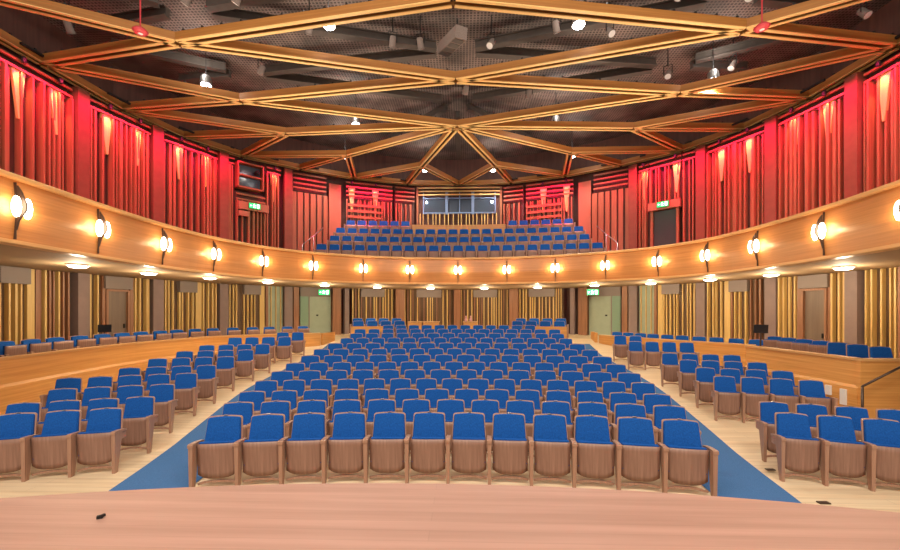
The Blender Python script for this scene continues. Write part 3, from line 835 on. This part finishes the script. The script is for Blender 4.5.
def beam(pa, pb, label, edge=False):
    a = Vector((pa[0], pa[1], 0)); b = Vector((pb[0], pb[1], 0)); L = (b-a).length; rz = math.atan2(b.y-a.y, b.x-a.x)
    t = thing('ceiling_beam', label, 'ceiling beam', (a.x, a.y, HC), rz, 'timber beams of the ceiling grid')
    W, H = .28, .20
    bd = MB()
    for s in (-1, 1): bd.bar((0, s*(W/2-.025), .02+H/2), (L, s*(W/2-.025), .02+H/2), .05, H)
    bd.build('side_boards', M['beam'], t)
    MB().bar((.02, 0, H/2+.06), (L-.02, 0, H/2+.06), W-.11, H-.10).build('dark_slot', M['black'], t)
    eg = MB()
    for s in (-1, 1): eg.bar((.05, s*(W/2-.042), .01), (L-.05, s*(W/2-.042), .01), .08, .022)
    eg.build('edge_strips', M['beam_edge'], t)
    hk = MB(); n = max(2, int(L/.55))
    for k in range(n):
        for s in (-1, 1): hk.box((L*(k+.5)/n, s*(W/2-.03), H+.045), (.045, .045, .06))
    hk.build('clips', M['black'], t)
    return t
pairs = ['TA', 'AV', 'AW', 'AM', 'MB', 'BW', 'BX', 'BC', 'CD', 'DX', 'DY', 'DG', 'GE', 'EC', 'EH', 'EJ', 'CF', 'FK', 'FJ', 'FQ', 'VW', 'WX', 'XY', 'YG', 'GH', 'HJ', 'JK', 'KQ']
for sg, lab in ((-1, 'left'), (1, 'right')):
    def nd(c): return nodes[c] if c in nodes else (sg*half[c][0], half[c][1])
    for pr in pairs:
        wa, wb = (word[c].format(lab) for c in pr)
        if 'left' not in wa+wb and 'right' not in wa+wb: wb += ' '+lab
        edge = pr in ('VW', 'WX', 'XY', 'YG', 'GH', 'HJ', 'JK', 'KQ')
        wa = wa if wa.startswith('the') else 'the '+wa; wb = wb if wb.startswith('the') else 'the '+wb
        lb = ('perimeter' if edge else 'timber')+f' ceiling beam from {wa} to {wb}'
        beam(nd(pr[0]), nd(pr[1]), lb, edge)
# steel girders above the grid
for k, (a, b, lb) in enumerate((('C', 'Q', 'rear girder on the centre line'), ('A-', 'T', ''), ('T', 'A+', ''), ('A-', 'M', ''), ('M', 'A+', ''), ('B-', 'M', ''), ('M', 'B+', ''), ('B-', 'C', ''), ('C', 'B+', ''), ('C', 'J-', ''), ('C', 'J+', ''), ('W-', 'B-', ''), ('B+', 'W+', ''), ('V-', 'A-', ''), ('A+', 'V+', ''), ('B-', 'X-', ''), ('B+', 'X+', ''), ('A-', 'W-', ''), ('A+', 'W+', ''))):
    def g(c): return nodes[c] if len(c) == 1 else (half[c[0]][0]*(-1 if c[1] == '-' else 1), half[c[0]][1])
    pa, pb = g(a), g(b)
    sd = 'left' if '-' in a+b else 'right'
    if lb == '':
        n1, n2 = (word[c[0]].format(sd).replace('the ', '') for c in (a, b)); lb = f'above the timber beam between {n1} and {n2}'
    up = .55 if k else .35
    v = Vector((pb[0]-pa[0], pb[1]-pa[1])).normalized(); ex = .0
    Lg = math.dist(pa, pb); e1 = Lg-(.62 if b[0] not in 'JQWXV' else 1.9); e0 = .62 if a[0] not in 'WXV' else 1.3
    o = MB().bar((v.x*e0, v.y*e0, 0), (v.x*e1, v.y*e1, 0), .12, .20).bar((v.x*e0, v.y*e0, .11), (v.x*e1, v.y*e1, .11), .22, .03).bar((v.x*e0, v.y*e0, -.11), (v.x*e1, v.y*e1, -.11), .22, .03).build('steel_girder', M['steel'], loc=(pa[0], pa[1]+.35, HC+.62+up))
    tag(o, 'grey-brown steel girder '+lb, 'girder', 'steel girders over the ceiling grid')

# ceiling lamps
CL = [(-3.14, 9.92, 'near left'), (3.11, 10.09, 'near right'), (-7.91, 12.4, 'left wall side'), (7.96, 12.64, 'right wall side'), (-3.88, 15.2, 'middle left'), (3.78, 15.45, 'middle right'),
      (-5.28, 18.49, 'rear outer left'), (5.27, 18.71, 'rear outer right'), (-1.72, 20.35, 'rear inner left'), (1.75, 20.46, 'rear inner right')]
HOUSE = 420
for k, (x, y, lb) in enumerate(CL):
    t = thing('house_lamp', f'bright white house lamp hanging in the ceiling grid, {lb}', 'ceiling lamp', (x, y, HC+.32), 0, 'house lamps in the ceiling grid')
    MB().lathe([(.10, .30), (.15, .22), (.17, .0), (.15, -.0)], n=16).build('housing', M['metal'], t)
    MB().lathe([(.14, -.004), (.13, -.03), (.04, -.05)], n=16).build('lens', M['lens'], t, True)
    MB().tube([(0, 0, .3), (0, 0, CZM-HC-.32)], .012, 6).build('hanger', M['black'], t)
    light('SPOT', 'house_light', HOUSE, (1, .90, .76), t, (0, 0, -.09), aim((0, -.12, -1)), .12, 145, .5)
    light('POINT', 'lamp_spill', 36, (1, .93, .85), t, (.0, -.30, .45), size=.08)

# stage lights and other hung gear
GEAR = [(-1.76, 11.2, 20), (-.99, 11.3, -15), (1.02, 11.35, 140), (.32, 13.75, 20), (2.53, 14.07, 10), (-6.12, 12.4, 60), (-3.9, 10.6, 30), (2.7, 10.75, -30), (4.2, 10.98, 200), (6.78, 13.03, 150), (8.54, 12.6, 100),
        (-6.47, 9.5, 80), (-5.23, 9.5, 70), (-10.3, 10.35, 10), (10.4, 10.5, 200), (7.1, 9.8, 120), (5.4, 9.7, 80)]
G0 = None
for k, (x, y, deg) in enumerate(GEAR):
    near = 'left' if x < 0 else 'right'
    order = sorted([g for g in GEAR if (g[0] < 0) == (x < 0)], key=lambda g: abs(g[0])); idx = order.index((x, y, deg))+1
    lb = f'small grey stage light under the mesh ceiling, {ORD[idx]} {near} of the centre line'
    if G0 is None:
        G0 = t = thing('stage_light', lb, 'stage light', (x, y, HC+.75), math.radians(deg), 'stage lights hung in the ceiling grid')
        R = Matrix.Rotation(math.radians(35), 3, 'X')
        MB().lathe([(.055, .15), (.085, .12), (.09, -.08), (.105, -.14), (.10, -.14)], n=14, mat=R).build('body', M['spk'], t, True)
        MB().lathe([(.09, -.142), (.04, -.148)], n=14, mat=R).build('lens', M['white'], t)
        MB().tube([(-.12, 0, 0), (-.12, 0, .28), (.12, 0, .28), (.12, 0, 0)], .014, 6).build('yoke', M['black'], t)
        MB().tube([(0, 0, .28), (0, 0, CZM-HC-.75)], .016, 6).build('hanger', M['black'], t)
    else:
        dup(G0, (x, y, HC+.75), math.radians(deg), lb)
sp = thing('hanging_loudspeaker', 'long grey loudspeaker tilted in the ceiling between the nearest and middle crossings', 'loudspeaker', (-.09, 11.1, HC+.45))
Rm = Matrix.Rotation(math.radians(-64), 3, 'Z') @ Matrix.Rotation(math.radians(12), 3, 'Y')
MB().box((0, 0, .2), (1.25, .34, .3), Rm).build('cabinet', M['spk'], sp)
gg = MB()
for k in range(4): gg.box(Vector((0, 0, .2))+Rm @ Vector((-.45+.3*k, 0, -.155)), (.24, .28, .012), Rm)
gg.build('grille', M['steel'], sp)
MB().tube([(.15, .25, .45), (.15, .25, CZM-HC-.55)], .02, 6).build('hanger', M['black'], sp)
for sg, lab in ((-1, 'left'), (1, 'right')):
    # small pods on cables, the red light on them put into the colour
    t = thing('hanging_pod', f'red-lit oval pod hanging on a red cable at the upper {lab} of the hall', 'hanging pod', (-7.17 if sg < 0 else 6.97, 8.93 if sg < 0 else 9.26, 8.75))
    MB().lathe([(.02, .08), (.10, .06), (.16, 0), (.12, -.05), (.03, -.06)], n=16).build('pod', M['redlitpod'], t, True)
    MB().tube([(0, 0, .07), (0, 0, CZM-8.75)], .016, 6).build('cable', M['redlitpod'], t)
    MB().lathe([(.05, -.061), (.02, -.075)], n=12).build('pod_lens', M['white'], t)

# ------------------------------------------------------------------ small things
def rail(name, pts, label, mat='metal', r=.02, posts=()):
    p0 = Vector(pts[0]); t = thing(name, label, 'handrail', tuple(p0))
    MB().tube([Vector(p)-p0 for p in pts], r, 8).build('rail', M[mat], t, True)
    for a, b in posts: MB().tube([Vector(a)-p0, Vector(b)-p0], r, 8).build('post', M[mat], t, True)
    return t
rail('handrail', [(7.9, 7.95, .89), (9.2, 7.95, 1.58)], 'dark sloping metal handrail by the end of the nearer right balustrade', 'darkmetal', .022, [((7.9, 7.95, 0.02), (7.9, 7.95, .89)), ((9.2, 7.95, .02), (9.2, 7.95, 1.58))])
for sg, lab in ((-1, 'left'), (1, 'right')):
    rail('handrail', [(sg*7.35, 16.0, 4.75), (sg*6.75, 16.7, 4.75)], f'low grey handrail behind the balcony front, {lab} rear', 'metal', .02, [((sg*7.35, 16.0, 3.86), (sg*7.35, 16.0, 4.75)), ((sg*6.75, 16.7, 3.86), (sg*6.75, 16.7, 4.75))])
    rail('handrail', [(sg*6.75, 17.15, 5.2), (sg*6.62, 18.1, 5.75), (sg*6.5, 19.0, 6.3)], f'sloping metal handrail beside the {lab} end of the balcony rows', 'metal', .02, [((sg*6.75, 17.15, 3.86), (sg*6.75, 17.15, 5.2)), ((sg*6.62, 18.1, 3.86), (sg*6.62, 18.1, 5.75))])
# monitors
def monitor(loc, rz, label, z, w=.42):
    t = thing('monitor', label, 'monitor', loc, rz)
    MB().box((0, 0, z), (w, .04, w*.72), Matrix.Rotation(.2, 3, 'X')).build('screen', M['screen'], t)
    MB().tube([(0, .03, 0), (0, .03, z)], .022, 8).build('pole', M['darkmetal'], t)
    MB().lathe([(.14, 0), (.13, .02), (.03, .03)], (0, .03, 0), 14).build('base', M['darkmetal'], t)
monitor((8.75, 11.75, BFR), math.radians(-25), 'black monitor on a pole in the right box beside the slatted wall', 1.12, .34)
monitor((-10.75, 11.9, BF), math.radians(45), 'small dark blue-black monitor on a pole in front of the left brown door', 1.02, .32)
# rear stalls furniture
for sg, lab in ((-1, 'left'), (1, 'right')):
    R = 17.72-AC[1]; a0, a1 = (4.7/R, 3.1/R); A = [a1+(a0-a1)*k/8 for k in range(9)]
    path = [(sg*R*math.sin(a), AC[1]+R*math.cos(a)) for a in (A if sg > 0 else A[::-1])]
    z = floor_r(R)
    o = MB().sweep(path, [(0, z-.03), (0, z+.74), (-.08, z+.74), (-.08, z-.03)]).build('low_partition', M['balus']); tag(o, f'low honey timber front of the {lab} rear box', 'partition')
def desk(x, y, w, label):
    z = floor_z(x, y); t = thing('sound_desk', label, 'desk', (x, y, z))
    MB().box((0, 0, .40), (w, .05, .80)).build('front_panel', M['balus'], t)
    MB().box((0, .28, .83), (w+.06, .62, .04)).build('desk_top', M['cap'], t)
    for sx in (-1, 1): MB().box((sx*(w/2-.02), .29, .405), (.04, .55, .81)).build('side_panel', M['balus'], t)
    return z
desk(-1.26, 18.35, .70, 'honey timber desk at the rear of the stalls, just left of the middle pier')
desk(-1.99, 18.3, .60, 'honey timber desk at the rear of the stalls beside the left rear box')
zz = desk(.55, 18.35, .62, 'honey timber desk at the rear of the stalls just right of the centre line')
for k, xx in enumerate((.36, .58)):
    o = MB().lathe([(.05, 0), (.07, .10), (.055, .11), (.03, .2), (.045, .24), (.02, .27)], n=12).build('desk_lamp' if False else 'small_carafe', M['pink'], loc=(xx, 18.55, zz+.85), smooth=True)
    tag(o, f'small pinkish bottle on the centre rear desk, {["left", "right"][k]} of two', 'bottle', 'bottles on the rear desk')
# sockets and floor boxes on the right
for k, (x, y, z, lb) in enumerate(((7.92, 8.78, .66, 'left'), (7.94, 8.46, .58, 'right'))):
    t = MB().box((0, 0, 0), (.05, .12, .20 if k == 0 else .32)).build('wall_socket', M['white'], loc=(x+.08, y, z)); tag(t, f'white socket plate low on the nearer right balustrade, {lb} of two', 'socket', 'socket plates')
o = MB().box((0, 0, .008), (.13, .06, .012)).build('floor_box', M['darkmetal'], loc=(4.62, 5.03, 0)); tag(o, 'dark floor box in the pale boards in front of the right side block', 'floor box')
o = MB().box((0, 0, .008), (.12, .06, .012)).build('floor_box', M['darkmetal'], loc=(4.75, 6.05, 0)); tag(o, 'dark floor box under the aisle seat of the right side block second row', 'floor box')
mb = MB().box((0, 0, .012), (.035, .022, .02), Matrix.Rotation(.5, 3, 'Z')).box((.012, .006, .018), (.018, .03, .016), Matrix.Rotation(-.4, 3, 'Z'))
o = mb.build('dark_scrap', M['black'], loc=(-2.32, 2.72, .90)); tag(o, 'tiny dark scrap lying on the stage boards at lower left', 'scrap')

for x, y in ((-6.9, 8.5), (-6.6, 12.5), (-4.2, 15.2), (4.3, 15.3), (6.9, 12.6), (7.3, 8.6)):  # unseen lights added above the gallery to brighten the ceiling beams
    light('AREA', 'added_ceiling_fill', 95, (1, .86, .68), None, (x*1.06, y+.25, 4.75), aim((-x*.55, -1.5 if y > 14 else -.3, 5.5)), .5).data.spread = math.radians(125)
# ------------------------------------------------------------------ added fill from the stage side, world, camera
for x in (-5, 0, 5):  # unseen area lights added over the stage to brighten the hall
    light('AREA', 'added_stage_fill', 480, (1, .90, .78), None, (x, .2, 10.2), aim((-x*.15, 9, -8.5)), 2.0)
for x in (-3.5, 3.5):  # two more added lights, aimed down at the stage boards
    light('AREA', 'added_stage_fill', 160, (1, .88, .78), None, (x, -1.0, 9.5), aim((0, 2.2, -9)), 1.5)
w = bpy.data.worlds.new('hall_world'); SC.world = w; w.use_nodes = True
bg = w.node_tree.nodes['Background']; bg.inputs['Color'].default_value = (1, .87, .76, 1); bg.inputs['Strength'].default_value = .8

cam = bpy.data.cameras.new('camera'); co = bpy.data.objects.new('camera', cam); COL.objects.link(co)
cam.sensor_width = 36; cam.sensor_fit = 'HORIZONTAL'; cam.lens = 16.0
cam.shift_y = 35/900
co.location = (.22, 0, 2.36); co.rotation_euler = (PI/2, 0, math.atan(13/400)); cam.clip_end = 200
SC.camera = co
vs = SC.view_settings; vs.view_transform = 'Standard'; vs.look = 'None'; vs.exposure = 0; vs.gamma = 1; vs.use_curve_mapping = False
